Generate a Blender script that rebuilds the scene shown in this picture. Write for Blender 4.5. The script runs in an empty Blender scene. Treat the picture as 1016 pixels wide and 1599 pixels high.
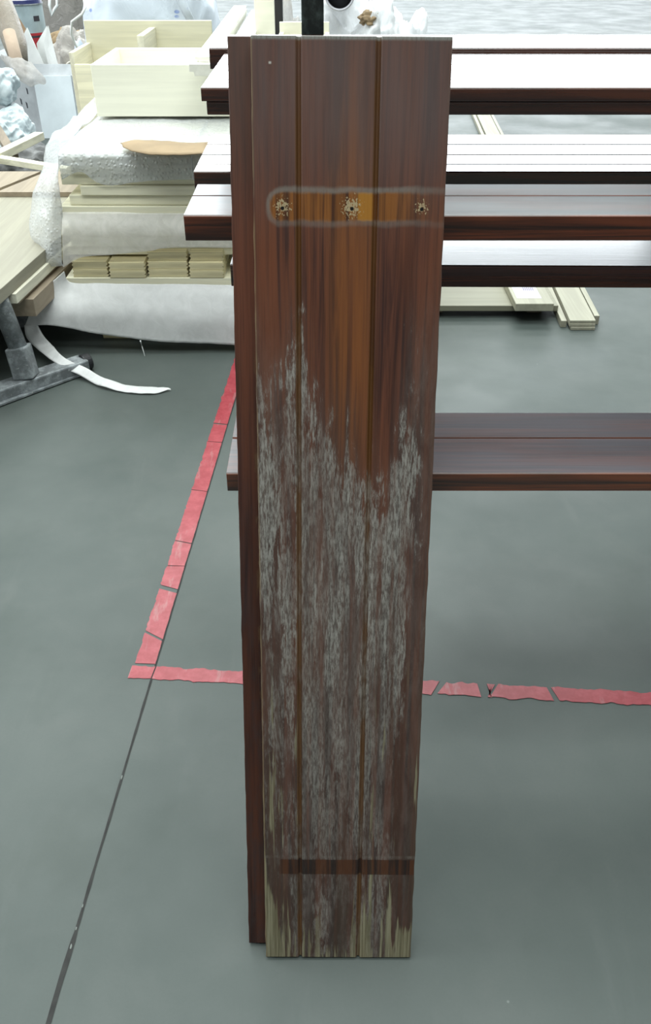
import bpy, bmesh, math, random
from mathutils import Vector, Matrix, noise
random.seed(7)
PI = math.pi
SC = bpy.context.scene
COL = SC.collection

# ------------------------------------------------------------------ camera
F_PX, PITCH, CAM_H = 1350.0, math.radians(35), 1.45
SP, CP = math.sin(PITCH), math.cos(PITCH)
cam_d = bpy.data.cameras.new('camera')
cam = bpy.data.objects.new('camera', cam_d)
COL.objects.link(cam)
cam.location = (0, 0, CAM_H)
cam.rotation_euler = (math.radians(90) - PITCH, 0, 0)
cam_d.sensor_fit = 'VERTICAL'
cam_d.sensor_height = 24
cam_d.lens = 24 * F_PX / 1599
cam_d.clip_start = 0.05
cam_d.dof.use_dof = False
SC.camera = cam

# ------------------------------------------------------------------ world, exposure
SC.view_settings.view_transform = 'Standard'
SC.view_settings.look = 'None'
SC.view_settings.gamma = 1
SC.view_settings.use_curve_mapping = False
SC.view_settings.exposure = 0.45
w = bpy.data.worlds.new('world')
SC.world = w
w.use_nodes = True
w.node_tree.nodes['Background'].inputs[0].default_value = (0.75, 0.88, 1.0, 1)
w.node_tree.nodes['Background'].inputs[1].default_value = 0.25

def area(name, loc, rot, sx, sy, power, col=(1, 1, 1)):
    l = bpy.data.lights.new(name, 'AREA')
    l.shape = 'RECTANGLE'; l.size = sx; l.size_y = sy; l.energy = power; l.color = col
    o = bpy.data.objects.new(name, l)
    COL.objects.link(o)
    o.location = loc; o.rotation_euler = rot
    return o
# the hall: glazed back wall, rooflights, and a fill lamp
area('window_light', (0.6, 23.7, 4.4), (math.radians(-90), 0, 0), 16.4, 6.6, 1400, (0.90, 0.96, 1.0))
for yy, pw in ((-1.6, 430), (3.5, 520), (9.5, 620), (15.5, 700)):  # the first, behind the camera, is added to fill the front faces
    area('rooflight_and_fill', (-0.6, yy, 8.2), (0, 0, 0), 9, 2.8, pw, (0.93, 1.0, 0.97))
area('side_window_light', (-8.8, 4.0, 3.8), (0, math.radians(-90), 0), 3.0, 8, 420, (0.93, 0.98, 1.0))

# ------------------------------------------------------------------ helpers
def at(px, py, Y=None, h=None):
    """a point of the place from a measured photo position and its distance Y or its height h"""
    u = (px - 508) / F_PX; v = (py - 799.5) / F_PX
    z = Y / (CP - v * SP) if Y is not None else (CAM_H - h) / (SP + v * CP)
    return Vector((u * z, z * (CP - v * SP), CAM_H - z * (SP + v * CP)))

def tag(o, label=None, cat=None, group=None, kind=None):
    if label: o['label'] = label
    if cat: o['category'] = cat
    if group: o['group'] = group
    if kind: o['kind'] = kind
    return o

def empty(name, loc, label, cat, group=None):
    o = bpy.data.objects.new(name, None)
    o.empty_display_size = 0.05
    COL.objects.link(o)
    o.location = loc
    return tag(o, label, cat, group)

def obj(name, bm, mat, parent=None, label=None, cat=None, group=None, kind=None, bevel=0, solid=0, smooth=False, segs=2, origin=None):
    """link bm (in world coordinates) as one mesh object with its origin at its base"""
    bmesh.ops.recalc_face_normals(bm, faces=bm.faces[:])
    me = bpy.data.meshes.new(name)
    if origin is None:
        xs = [v.co.x for v in bm.verts]; ys = [v.co.y for v in bm.verts]; zs = [v.co.z for v in bm.verts]
        origin = Vector(((min(xs) + max(xs)) / 2, (min(ys) + max(ys)) / 2, min(zs)))
    origin = Vector(origin)
    for v in bm.verts: v.co -= origin
    bm.to_mesh(me); bm.free()
    if smooth:
        for p in me.polygons: p.use_smooth = True
    o = bpy.data.objects.new(name, me)
    COL.objects.link(o)
    me.materials.append(mat)
    if parent:
        o.parent = parent
        o.location = origin - parent.location
    else:
        o.location = origin
    if solid:
        m = o.modifiers.new('thickness', 'SOLIDIFY'); m.thickness = solid; m.offset = 0
    if bevel:
        m = o.modifiers.new('rounding', 'BEVEL'); m.width = bevel; m.segments = segs; m.limit_method = 'ANGLE'; m.angle_limit = math.radians(30)
    return tag(o, label, cat, group, kind)

def hexa(bm, p):
    """box from 8 corners: 4 bottom, 4 top"""
    v = [bm.verts.new(q) for q in p]
    for f in ((3, 2, 1, 0), (4, 5, 6, 7), (0, 1, 5, 4), (1, 2, 6, 5), (2, 3, 7, 6), (3, 0, 4, 7)):
        bm.faces.new([v[i] for i in f])

def box(bm, x0, x1, y0, y1, z0, z1, M=None):
    p = [(x0, y0, z0), (x1, y0, z0), (x1, y1, z0), (x0, y1, z0), (x0, y0, z1), (x1, y0, z1), (x1, y1, z1), (x0, y1, z1)]
    p = [Vector(q) for q in p]
    if M: p = [M @ q for q in p]
    hexa(bm, p)

def B(x0, x1, y0, y1, z0, z1, M=None):
    bm = bmesh.new(); box(bm, x0, x1, y0, y1, z0, z1, M); return bm

def beam(bm, a, b, wid, thk, up=(0, 0, 1)):
    """rectangular bar from a to b; wid across, thk along up"""
    a = Vector(a); b = Vector(b); d = (b - a).normalized(); s = d.cross(Vector(up)).normalized(); n = s.cross(d).normalized()
    s *= wid / 2; n *= thk / 2
    hexa(bm, [a - s - n, a + s - n, b + s - n, b - s - n, a - s + n, a + s + n, b + s + n, b - s + n])

def prism(bm, prof, a, b, fr):
    """extrude closed profile [(p,q)] from a to b; fr = (axis for p, axis for q)"""
    P, Q = Vector(fr[0]), Vector(fr[1]); n = len(prof)
    r = [[bm.verts.new(Vector(c) + P * p + Q * q) for p, q in prof] for c in (a, b)]
    for i in range(n):
        j = (i + 1) % n
        bm.faces.new((r[0][i], r[0][j], r[1][j], r[1][i]))
    bm.faces.new(r[0]); bm.faces.new(r[1][::-1])

def tube(bm, pts, rad, seg=14, caps=True):
    pts = [Vector(p) for p in pts]; rings = []
    for i, p in enumerate(pts):
        d = (pts[min(i + 1, len(pts) - 1)] - pts[max(i - 1, 0)]).normalized()
        s = d.cross(Vector((0, 0, 1)) if abs(d.z) < .95 else Vector((0, 1, 0))).normalized(); t = s.cross(d)
        r = rad[i] if isinstance(rad, (list, tuple)) else rad
        rings.append([bm.verts.new(p + s * r * math.cos(k * 2 * PI / seg) + t * r * math.sin(k * 2 * PI / seg)) for k in range(seg)])
    for a, b in zip(rings, rings[1:]):
        for k in range(seg):
            bm.faces.new((a[k], a[(k + 1) % seg], b[(k + 1) % seg], b[k]))
    if caps:
        bm.faces.new(rings[0]); bm.faces.new(rings[-1][::-1])

def cat_rom(P, t):
    n = len(P) - 1
    i = min(int(t * n), n - 1); f = t * n - i
    p1, p2 = P[i], P[i + 1]
    p0 = P[i - 1] if i > 0 else p1 * 2 - p2
    p3 = P[i + 2] if i + 2 <= n else p2 * 2 - p1
    return 0.5 * ((2 * p1) + (p2 - p0) * f + (2 * p0 - 5 * p1 + 4 * p2 - p3) * f * f + (3 * p1 - p0 - 3 * p2 + p3) * f ** 3)

def sheet(bm, rows, nu, nv, amp=0.0, fr=6.0, seed=0, aniso=(1, 1, 1), edge=0.0):
    """a soft sheet through rows of points"""
    rows = [[Vector(p) for p in r] for r in rows]
    g = []
    for j in range(nv + 1):
        t = j / nv
        line = []
        for i in range(nu + 1):
            u = i / nu
            line.append(cat_rom([cat_rom(r, u) for r in rows], t))
        g.append(line)
    V = []
    for j, line in enumerate(g):
        vr = []
        for i, p in enumerate(line):
            a = g[min(j + 1, nv)][i] - g[max(j - 1, 0)][i]; b = line[min(i + 1, nu)] - line[max(i - 1, 0)]
            n = a.cross(b)
            n = n.normalized() if n.length > 1e-9 else Vector((0, 0, 1))
            q = Vector((p.x * aniso[0], p.y * aniso[1], p.z * aniso[2])) * fr + Vector((seed * 7.1, seed * 3.3, 0))
            d = noise.noise(q) + .5 * noise.noise(q * 2.3) + .3 * (abs(noise.noise(q * 4.1)))
            off = n * d * amp
            if edge and (i in (0, nu) or j in (0, nv)):
                off += (b.normalized() if b.length else Vector()) * 0 + Vector((noise.noise(q * 5), 0, noise.noise(q * 5 + Vector((9, 9, 9))))) * edge
            vr.append(bm.verts.new(p + off))
        V.append(vr)
    for j in range(nv):
        for i in range(nu):
            bm.faces.new((V[j][i], V[j][i + 1], V[j + 1][i + 1], V[j + 1][i]))

def blob(bm, c, s, amp=.2, fr=2.2, seed=1, sub=5, floor=0.0, power=1.0):
    """soft crumpled sack"""
    r = bmesh.ops.create_icosphere(bm, subdivisions=sub, radius=1)
    k4, k8 = (.22, .07) if power != .5 else (.12, .03)
    for v in r['verts']:
        n = v.co.normalized()
        q = n * fr + Vector((seed * 5.3, seed * 2.1, seed))
        d = noise.noise(q) + .6 * (0.5 - abs(noise.noise(q * 2.1))) + k4 * (0.4 - abs(noise.noise(q * 4.3))) + k8 * (.4 - abs(noise.noise(q * 8.7)))
        e = Vector([math.copysign(abs(x) ** power, x) for x in n])
        p = e * (1 + amp * d)
        v.co = Vector((c[0] + p.x * s[0], c[1] + p.y * s[1], max(floor, c[2] + p.z * s[2])))

# ------------------------------------------------------------------ node shorthand
class NT:
    def __init__(self, name):
        self.m = bpy.data.materials.new(name); self.m.use_nodes = True
        self.t = self.m.node_tree; self.t.nodes.clear()
        self.out = self.n('ShaderNodeOutputMaterial')
        self.tc = self.n('ShaderNodeTexCoord')
    def n(self, k, **kw):
        x = self.t.nodes.new(k)
        for a, b in kw.items(): setattr(x, a, b)
        return x
    def put(self, sock, v):
        if isinstance(v, bpy.types.NodeSocket): self.t.links.new(v, sock)
        elif v is not None:
            if sock.type == 'RGBA' and len(v) == 3: v = (*v, 1)
            sock.default_value = v
    def M(self, op, a, b=None, c=None, clamp=False):
        x = self.n('ShaderNodeMath', operation=op); x.use_clamp = clamp
        for i, v in enumerate((a, b, c)):
            if v is not None: self.put(x.inputs[i], v)
        return x.outputs[0]
    def mul(self, *a):
        r = a[0]
        for q in a[1:]: r = self.M('MULTIPLY', r, q)
        return r
    def add(self, a, b): return self.M('ADD', a, b)
    def sub(self, a, b): return self.M('SUBTRACT', a, b)
    def step(self, x, lo, hi, a=0.0, b=1.0):
        r = self.n('ShaderNodeMapRange', interpolation_type='SMOOTHSTEP')
        self.put(r.inputs[0], x); self.put(r.inputs[1], lo); self.put(r.inputs[2], hi); self.put(r.inputs[3], a); self.put(r.inputs[4], b)
        return r.outputs[0]
    def band(self, x, lo, hi, s):
        return self.M('MULTIPLY', self.step(x, lo - s, lo + s), self.step(x, hi - s, hi + s, 1.0, 0.0))
    def mix(self, f, a, b, mode='MIX'):
        r = self.n('ShaderNodeMix', data_type='RGBA', blend_type=mode)
        self.put(r.inputs[0], f); self.put(r.inputs[6], a); self.put(r.inputs[7], b)
        return r.outputs[2]
    def map(self, scale, src='Object', loc=(0, 0, 0), rot=(0, 0, 0)):
        r = self.n('ShaderNodeMapping')
        self.t.links.new(self.tc.outputs[src], r.inputs[0])
        r.inputs[1].default_value = loc; r.inputs[2].default_value = rot; r.inputs[3].default_value = scale
        return r.outputs[0]
    def noise(self, scale, detail=3, rough=.55, vec=None, dist=0.0, **k):
        v = vec if isinstance(vec, bpy.types.NodeSocket) else self.map(vec or (1, 1, 1), **k)
        r = self.n('ShaderNodeTexNoise')
        self.put(r.inputs['Vector'], v); r.inputs['Scale'].default_value = scale
        r.inputs['Detail'].default_value = detail; r.inputs['Roughness'].default_value = rough; r.inputs['Distortion'].default_value = dist
        return r.outputs[0]
    def vor(self, scale, vec=None, feature='F1', **k):
        r = self.n('ShaderNodeTexVoronoi', feature=feature)
        self.put(r.inputs['Vector'], self.map(vec or (1, 1, 1), **k)); r.inputs['Scale'].default_value = scale
        return r.outputs[0]
    def xyz(self, src='Object'):
        s = self.n('ShaderNodeSeparateXYZ'); self.t.links.new(self.tc.outputs[src], s.inputs[0])
        return s.outputs
    def bump(self, h, strength=.3, dist=.002):
        b = self.n('ShaderNodeBump'); b.inputs['Strength'].default_value = strength; b.inputs['Distance'].default_value = dist
        self.put(b.inputs['Height'], h); return b.outputs[0]
    def pbr(self, col, rough=.5, metal=0.0, normal=None, spec=None, alpha=None, coat=None, trans=None, emit=None):
        p = self.n('ShaderNodeBsdfPrincipled')
        self.put(p.inputs['Base Color'], col); self.put(p.inputs['Roughness'], rough); self.put(p.inputs['Metallic'], metal)
        if normal is not None: self.put(p.inputs['Normal'], normal)
        if spec is not None: self.put(p.inputs['Specular IOR Level'], spec)
        if alpha is not None: self.put(p.inputs['Alpha'], alpha)
        if coat is not None:
            self.put(p.inputs['Coat Weight'], coat[0]); self.put(p.inputs['Coat Roughness'], coat[1])
        if trans is not None: self.put(p.inputs['Transmission Weight'], trans)
        if emit is not None:
            self.put(p.inputs['Emission Color'], emit[0]); self.put(p.inputs['Emission Strength'], emit[1])
        return p.outputs[0]
    def done(self, sh):
        self.t.links.new(sh, self.out.inputs[0]); return self.m

def plain(name, col, rough=.5, metal=0.0, var=.12, scale=8, spec=None):
    n = NT(name)
    f = n.noise(scale, 4)
    c = n.mix(n.step(f, .3, .7), tuple(x * (1 - var) for x in col), tuple(min(1, x * (1 + var)) for x in col))
    return n.done(n.pbr(c, rough, metal, n.bump(f, .1, .002), spec))

# ---------------------------------------------------------------- materials
def mat_floor():
    n = NT('polished_concrete')
    big = n.noise(.9, 5, .6, vec=(1, 1, 1)); mid = n.noise(5, 5, .6, dist=.4); fine = n.noise(160, 3, .7)
    c = n.mix(n.step(big, .33, .67), (.059, .074, .069), (.087, .102, .095))
    c = n.mix(n.M('MULTIPLY', n.step(mid, .45, .72), .35), c, (.095, .106, .100))
    c = n.mix(n.M('MULTIPLY', n.step(n.noise(2.2, 4, .7, loc=(3, 9, 1)), .52, .75), .45), c, (.045, .058, .050))
    c = n.mix(n.M('MULTIPLY', fine, .22), c, (.038, .046, .046))
    sw = n.noise(7, 5, .65, vec=(1, .18, 1), rot=(0, 0, .9))
    c = n.mix(n.M('MULTIPLY', n.step(sw, .55, .75), .25), c, (.107, .118, .113))
    spk = n.step(n.vor(9.0), .0, .035, 1.0, 0.0)
    spk = n.M('MULTIPLY', spk, n.step(n.noise(6, 2), .55, .6))
    c = n.mix(n.M('MULTIPLY', spk, .6), c, (.42, .46, .45))
    dk = n.M('MULTIPLY', n.step(n.vor(5.0, loc=(4, 4, 4)), .0, .04, 1.0, 0.0), n.step(n.noise(4, 2, loc=(1, 1, 1)), .5, .6))
    c = n.mix(n.M('MULTIPLY', dk, .5), c, (.05, .06, .055))
    rough = n.step(n.noise(2.5, 4, .6, loc=(5, 1, 0)), .3, .75, .46, .62)
    return n.done(n.pbr(c, rough, 0, n.bump(fine, .05, .002), .42))

def mat_tape():
    n = NT('worn_red_tape')
    a = n.noise(24, 5, .7); s = n.noise(30, 4, .6, vec=(1, .25, 1), rot=(0, 0, .8))
    c = n.mix(n.step(a, .35, .7), (.27, .020, .032), (.36, .050, .065))
    c = n.mix(n.M('MULTIPLY', n.step(s, .56, .68), .45), c, (.33, .18, .18))
    return n.done(n.pbr(c, .42, 0, n.bump(a, .2, .001)))

WB, LB = .2425, 1.382   # leaning panel: width and length
def mat_panel(hero=True):
    n = NT('weathered_varnish' if hero else 'dark_varnish_behind')
    X, Yc, Z = n.xyz()
    u = n.M('DIVIDE', X, WB)
    # grain, long along the board
    g1 = n.noise(1, 4, .6, vec=(95, 20, 2.6), dist=.6); g2 = n.noise(1, 3, .6, vec=(300, 50, 7)); broad = n.noise(1, 3, .5, vec=(22, 5, 1.6), loc=(3, 0, 0))
    c = n.mix(n.step(g1, .36, .64), (.040, .016, .013), (.135, .046, .026))
    c = n.mix(n.M('MULTIPLY', n.step(broad, .42, .62), .55), c, (.18, .056, .024))
    c = n.mix(n.M('MULTIPLY', n.step(g2, .5, .72), .5), c, (.026, .011, .009))
    if hero:
        # amber heart of the middle plank
        o = n.mul(n.band(u, .40, .63, .06), n.band(Z, .86, 1.34, .16), n.step(g1, .34, .62, .35, 1.0))
        c = n.mix(n.M('MULTIPLY', o, .62), c, (.25, .085, .018))
        o2 = n.mul(n.band(u, .05, .36, .08), n.band(Z, .9, 1.2, .12), n.step(g1, .42, .6))
        c = n.mix(n.M('MULTIPLY', o2, .4), c, (.17, .05, .018))
        # milky haze near the top: reflected sheen put into the colour
        bl = n.mul(n.step(Z, 1.12, 1.33), n.step(n.noise(1, 3, .6, vec=(25, 5, 3)), .3, .7, .45, .9))
        c = n.mix(n.M('MULTIPLY', bl, .80), c, (.135, .098, .092))
        # greyed weathering
        wn = n.noise(1, 6, .72, vec=(66, 20, 13), dist=.35)
        ws = n.noise(1, 4, .65, vec=(48, 10, 4.5), loc=(1, 2, 3))
        wf = n.noise(1, 4, .75, vec=(330, 60, 55), loc=(4, 2, 3))
        wv = n.add(n.mul(wn, .52), n.add(n.mul(ws, .30), n.mul(wf, .18)))
        r = n.n('ShaderNodeValToRGB'); n.put(r.inputs[0], u)
        pts = [(0, 1.19), (.1, 1.14), (.22, 1.20), (.25, 1.19), (.29, 1.10), (.4, 1.06), (.55, 1.02), (.63, .99), (.66, .99), (.74, .97), (.80, 1.08), (.86, 1.17), (1, 1.22)]
        e = r.color_ramp.elements
        for i, (p, v) in enumerate(pts):
            q = e[i] if i < 2 else e.new(p)
            q.position = p; q.color = (v / 1.4,) * 3 + (1,)
        start = n.M('MULTIPLY', r.outputs[0], 1.4)
        depth = n.sub(start, Z)                       # how far below the line where wear begins
        amt = n.step(depth, -.06, .34)
        low = n.step(Z, .12, .55, .70, 1.0)
        rightless = n.sub(1.0, n.mul(n.step(u, .80, .95), n.step(Z, .2, .9, .9, .55)))
        lft = n.step(u, .20, .28, .74, 1.0)
        amt = n.mul(amt, low, rightless, lft)
        thr = n.sub(.665, n.mul(amt, .28))
        wear = n.step(n.sub(wv, thr), -.012, .05)
        wear = n.M('MULTIPLY', wear, n.step(depth, -.04, .02))
        # underlying tone turns dusky where weathered
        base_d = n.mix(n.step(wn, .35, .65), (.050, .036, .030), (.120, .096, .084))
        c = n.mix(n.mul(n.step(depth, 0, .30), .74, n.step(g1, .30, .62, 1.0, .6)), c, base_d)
        gray = n.mix(n.step(wf, .40, .60), (.125, .112, .098), (.36, .345, .31))
        c = n.mix(n.mul(wear, n.step(ws, .36, .62, .08, .80), n.step(Z, .25, .62, .55, 1.0), n.step(wf, .3, .6, .55, 1.0)), c, gray)
        # brown water streaks
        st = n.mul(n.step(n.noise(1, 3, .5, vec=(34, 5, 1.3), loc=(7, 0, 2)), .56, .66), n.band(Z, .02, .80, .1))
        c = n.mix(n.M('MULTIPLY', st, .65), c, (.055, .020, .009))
        c = n.mix(n.mul(n.step(Z, .05, .62, 1.0, 0.0), n.step(broad, .38, .58), .72), c, (.032, .024, .017))  # stained foot, with the shade down there also put into its colour
        # bleached foot
        bz = n.noise(1, 4, .6, vec=(85, 20, 4.0), loc=(2, 5, 1))
        side = n.M('MAXIMUM', n.step(u, .0, .16, .27, 0.0), n.M('MAXIMUM', n.mul(n.step(u, .80, 1.0, 0.0, .15), n.step(Z, .02, .12, 1., 0.)), n.mul(n.band(u, .60, .72, .04), .06)))
        hgt = n.step(Z, .0, .16, .15, .0)
        lt = n.add(n.mul(side, n.step(Z, .03, .62, 1.0, 0.0)), hgt)
        
        ble = n.step(n.add(bz, lt), .62, .68)
        ble = n.mul(ble, n.step(Z, .42, .58, 1.0, 0.0), n.sub(1.0, n.mul(n.band(u, .36, .58, .05), n.step(Z, .0, .03, 0., 1.))))
        c = n.mix(n.M('MULTIPLY', ble, .75), c, n.mix(n.step(g2, .4, .6), (.15, .135, .075), (.30, .275, .175)))
        # grooves keep amber varnish
        for gu in (.238, .637):
            gr = n.band(u, gu - .018, gu + .012, .005)
            c = n.mix(n.mul(gr, n.step(n.noise(1, 3, .5, vec=(5, 5, 9), loc=(gu * 9, 0, 0)), .35, .6, .35, .85)), c, (.13, .055, .014))
        # left edge worn to pale wood
        le = n.mul(n.step(u, .0, .012, 1.0, 0.0), n.step(n.noise(1, 3, .5, vec=(1, 1, 12)), .35, .55))
        c = n.mix(n.mul(le, .7), c, (.24, .17, .09))
        re = n.mul(n.step(u, .975, 1.0, 0.0, .5), n.step(Z, 0.1, 1.0, 1.0, .4))
        c = n.mix(re, c, (.09, .06, .04))
        # ghost of an upper fitting: pale outline, amber varnish inside, rounded at the left
        zc, hh, u0 = 1.188, .0178, .135
        wob = n.mul(n.sub(n.noise(1, 4, .6, vec=(22, 5, 22)), .5), .012)
        dx = n.M('MAXIMUM', n.sub(.034, X), 0.0)
        dz = n.sub(Z, zc)
        rad = n.add(n.M('SQRT', n.add(n.mul(dx, dx, 1.9), n.mul(dz, dz))), wob)
        inside = n.step(rad, hh - .0015, hh + .0015, 1.0, 0.0)
        inside = n.mul(inside, n.step(u, .70, .97, 1.0, .1))
        amb = n.mix(n.step(g1, .38, .6), (.06, .022, .010), (.27, .098, .020))
        amb = n.mix(n.mul(n.band(u, .545, .622, .008), .85), amb, (.46, .20, .025))
        c = n.mix(n.mul(inside, .85), c, amb)
        ring = n.mul(n.band(rad, hh - .001, hh + .006, .0028), n.step(dz, -.03, .01, .45, 1.0), n.step(u, .75, 1.0, 1.0, .45), n.step(wf, .25, .55, .5, 1.))
        c = n.mix(n.mul(ring, .62), c, (.24, .215, .185))
        chips = None
        for hu, sc in ((.152, 1.0), (.515, 1.1), (.880, .9), (.42, .5), (.70, .45)):
            zz = 1.188 if hu not in (.42, .70) else 1.201
            d = n.M('SQRT', n.add(n.M('POWER', n.mul(n.sub(u, hu), WB), 2), n.M('POWER', n.sub(Z, zz), 2)))
            m = n.step(n.add(n.mul(n.noise(1, 2, .5, vec=(420, 60, 300), loc=(hu * 9, 0, 0)), .046 * sc), n.mul(d, -1)), .0035 * sc + .0125, .0035 * sc + .0145)
            chips = m if chips is None else n.M('MAXIMUM', chips, m)
        c = n.mix(n.mul(chips, .9), c, (.46, .36, .21))
        for hu in (.152, .515, .880):
            d = n.M('SQRT', n.add(n.M('POWER', n.mul(n.sub(u, hu), WB), 2), n.M('POWER', n.sub(Z, 1.186), 2)))
            c = n.mix(n.step(d, .0018, .0030, 1.0, 0.0), c, (.006, .004, .003))
        # lower unweathered strip where a batten sat
        b2 = n.mul(n.band(n.add(Z, n.mul(wob, .3)), .168, .1965, .0012), n.step(u, .09, .12))
        c = n.mix(n.mul(b2, .92), c, n.mix(n.step(g1, .38, .6), (.016, .007, .005), (.075, .024, .007)))
        b3 = n.mul(n.band(Z, .199, .204, .0015), n.step(wf, .3, .55))
        c = n.mix(n.mul(b3, n.step(ws, .42, .6, .05, .5)), c, (.17, .15, .13))
        # pale run of dirt just above that strip
        c = n.mix(n.mul(n.step(Z, LB - .006, LB - .002), n.step(wf, .3, .6, .3, .8)), c, (.30, .31, .28))
        tip = n.mul(n.step(X, .0205, .0225), n.step(X, .0235, .0255, 1.0, 0.0), n.band(Z, 1.351, 1.3535, .001))
        c = n.mix(tip, c, (.5, .46, .42))
        rough = n.M('MAXIMUM', n.mul(n.step(depth, -.02, .25), .75), .40)
        rough = n.M('MINIMUM', rough, n.sub(1.0, n.mul(inside, .68)))
        nor = n.bump(n.add(n.mul(g2, .5), n.mul(wear, .6)), .35, .0012)
    else:
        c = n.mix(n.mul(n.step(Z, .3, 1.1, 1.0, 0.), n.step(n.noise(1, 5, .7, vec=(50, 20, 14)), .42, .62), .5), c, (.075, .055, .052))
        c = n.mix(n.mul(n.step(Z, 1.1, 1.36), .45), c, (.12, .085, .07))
        wl = n.mul(n.band(X, .025, .036, .003), n.band(Z, .3, .95, .1), n.step(n.noise(1, 5, .7, vec=(80, 20, 22)), .5, .6))
        c = n.mix(n.mul(wl, .7), c, (.20, .12, .055))
        rough = .48
        nor = n.bump(g2, .3, .001)
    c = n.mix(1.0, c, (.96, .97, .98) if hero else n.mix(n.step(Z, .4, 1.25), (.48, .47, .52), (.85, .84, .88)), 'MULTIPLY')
    return n.done(n.pbr(c, rough, 0, nor, .42))

def mat_gloss(name, rough=.22, bumpk=.3, col_a=(.022, .008, .006), col_b=(.085, .024, .011), spec=.6, coat=.6, top_sheen=None):
    n = NT(name)
    g = n.noise(1, 4, .6, vec=(2.5, 90, 90), dist=.5); g2 = n.noise(1, 3, .6, vec=(6, 260, 200))
    c = n.mix(n.step(g, .36, .64), col_a, col_b)
    if top_sheen:      # grey reflection painted into the colour of faces that look up
        sx = n.n('ShaderNodeSeparateXYZ'); gm = n.n('ShaderNodeNewGeometry'); n.t.links.new(gm.outputs['Normal'], sx.inputs[0])
        c = n.mix(n.mul(n.step(sx.outputs[2], .85, .98), n.step(g2, .2, .8, top_sheen[3] - .12, top_sheen[3] + .12), n.step(n.noise(1, 3, .5, vec=(3, 16, 16)), .3, .6, .7, 1.0)), c, top_sheen[:3])
    lo = n.noise(1, 3, .5, vec=(4, 14, 14))
    h = n.add(n.mul(g2, .5), n.add(n.mul(g, .5), n.mul(lo, 1.2)))
    return n.done(n.pbr(c, rough, 0, n.bump(h, bumpk, .002), spec, coat=(coat, rough * .8)))

def mat_pale(name, col=(.66, .60, .40), axis=0, k=.16, rough=.6):
    n = NT(name)
    s = [34, 34, 34]; s[axis] = 1.6
    g = n.noise(1, 4, .6, vec=tuple(s), dist=.5); b = n.noise(2, 2)
    c = n.mix(n.step(g, .35, .68), tuple(x * (1 - k) for x in col), tuple(min(1, x * (1 + k * .5)) for x in col))
    c = n.mix(n.mul(n.step(b, .4, .7), .25), c, tuple(x * .82 for x in col))
    return n.done(n.pbr(c, rough, 0, n.bump(g, .15, .001)))

def mat_film(name, col, alpha, bubbles=False, rough=.45, trans=.5):
    n = NT(name)
    d = n.n('ShaderNodeBsdfDiffuse'); t = n.n('ShaderNodeBsdfTranslucent'); g = n.n('ShaderNodeBsdfGlossy'); tr = n.n('ShaderNodeBsdfTransparent')
    wr = n.noise(18, 5, .65, dist=.8)
    if bubbles:
        v = n.vor(75)
        h = n.add(n.mul(n.step(v, .15, .5, 1.0, 0.0), 1.0), n.mul(wr, .15)); nb = n.bump(h, .6, .004)
    else:
        h = n.add(wr, n.mul(n.noise(150, 2), .12)); nb = n.bump(h, .18, .006)
    for s in (d, t, g): n.put(s.inputs['Color'], col); n.put(s.inputs['Normal'], nb)
    g.inputs['Roughness'].default_value = rough
    def mx(f, a, b):
        m = n.n('ShaderNodeMixShader'); n.put(m.inputs[0], f); n.t.links.new(a, m.inputs[1]); n.t.links.new(b, m.inputs[2]); return m.outputs[0]
    s = mx(trans, d.outputs[0], t.outputs[0])
    s = mx(.14 if bubbles else .05, s, g.outputs[0])
    a = n.step(wr, .3, .7, max(0, alpha - .07), min(1, alpha + .07))
    s = mx(a, tr.outputs[0], s)
    return n.done(s)

def mat_bag(name, col, rough=.5, print_col=None, trans=.0, fr=6):
    n = NT(name)
    a = n.noise(fr, 6, .62, dist=1.0); r = n.M('ABSOLUTE', n.sub(a, .5))
    c = n.mix(n.step(a, .3, .7), tuple(x * .82 for x in col), col)
    if print_col:
        m = n.mul(n.step(n.vor(11, vec=(1, 1, 1.6)), .12, .2, 1.0, 0.0), n.step(n.noise(3.5, 2, loc=(3, 3, 1)), .55, .6))
        c = n.mix(n.mul(m, .75), c, print_col)
    return n.done(n.pbr(c, rough, 0, n.bump(n.step(r, .0, .2), .35, .012), .4))

def mat_metal(name, col=(.38, .41, .43), rough=.42):
    n = NT(name)
    a = n.noise(22, 6, .7); b = n.noise(70, 3)
    c = n.mix(n.step(a, .4, .68), tuple(x * .45 for x in col), col)
    c = n.mix(n.mul(n.step(b, .62, .72), .6), c, (.55, .57, .56))
    return n.done(n.pbr(c, n.step(a, .3, .7, rough - .1, rough + .15), .25, n.bump(a, .2, .002)))

def mat_post():
    n = NT('blackened_steel')
    a = n.noise(26, 5, .65, vec=(1, 1, .7)); b = n.noise(70, 3, .6)
    c = n.mix(n.step(a, .45, .72), (.012, .018, .017), (.075, .10, .095))
    c = n.mix(n.mul(n.step(b, .66, .74), .5), c, (.3, .34, .33))
    return n.done(n.pbr(c, .5, .2, n.bump(a, .2, .001)))

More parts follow.
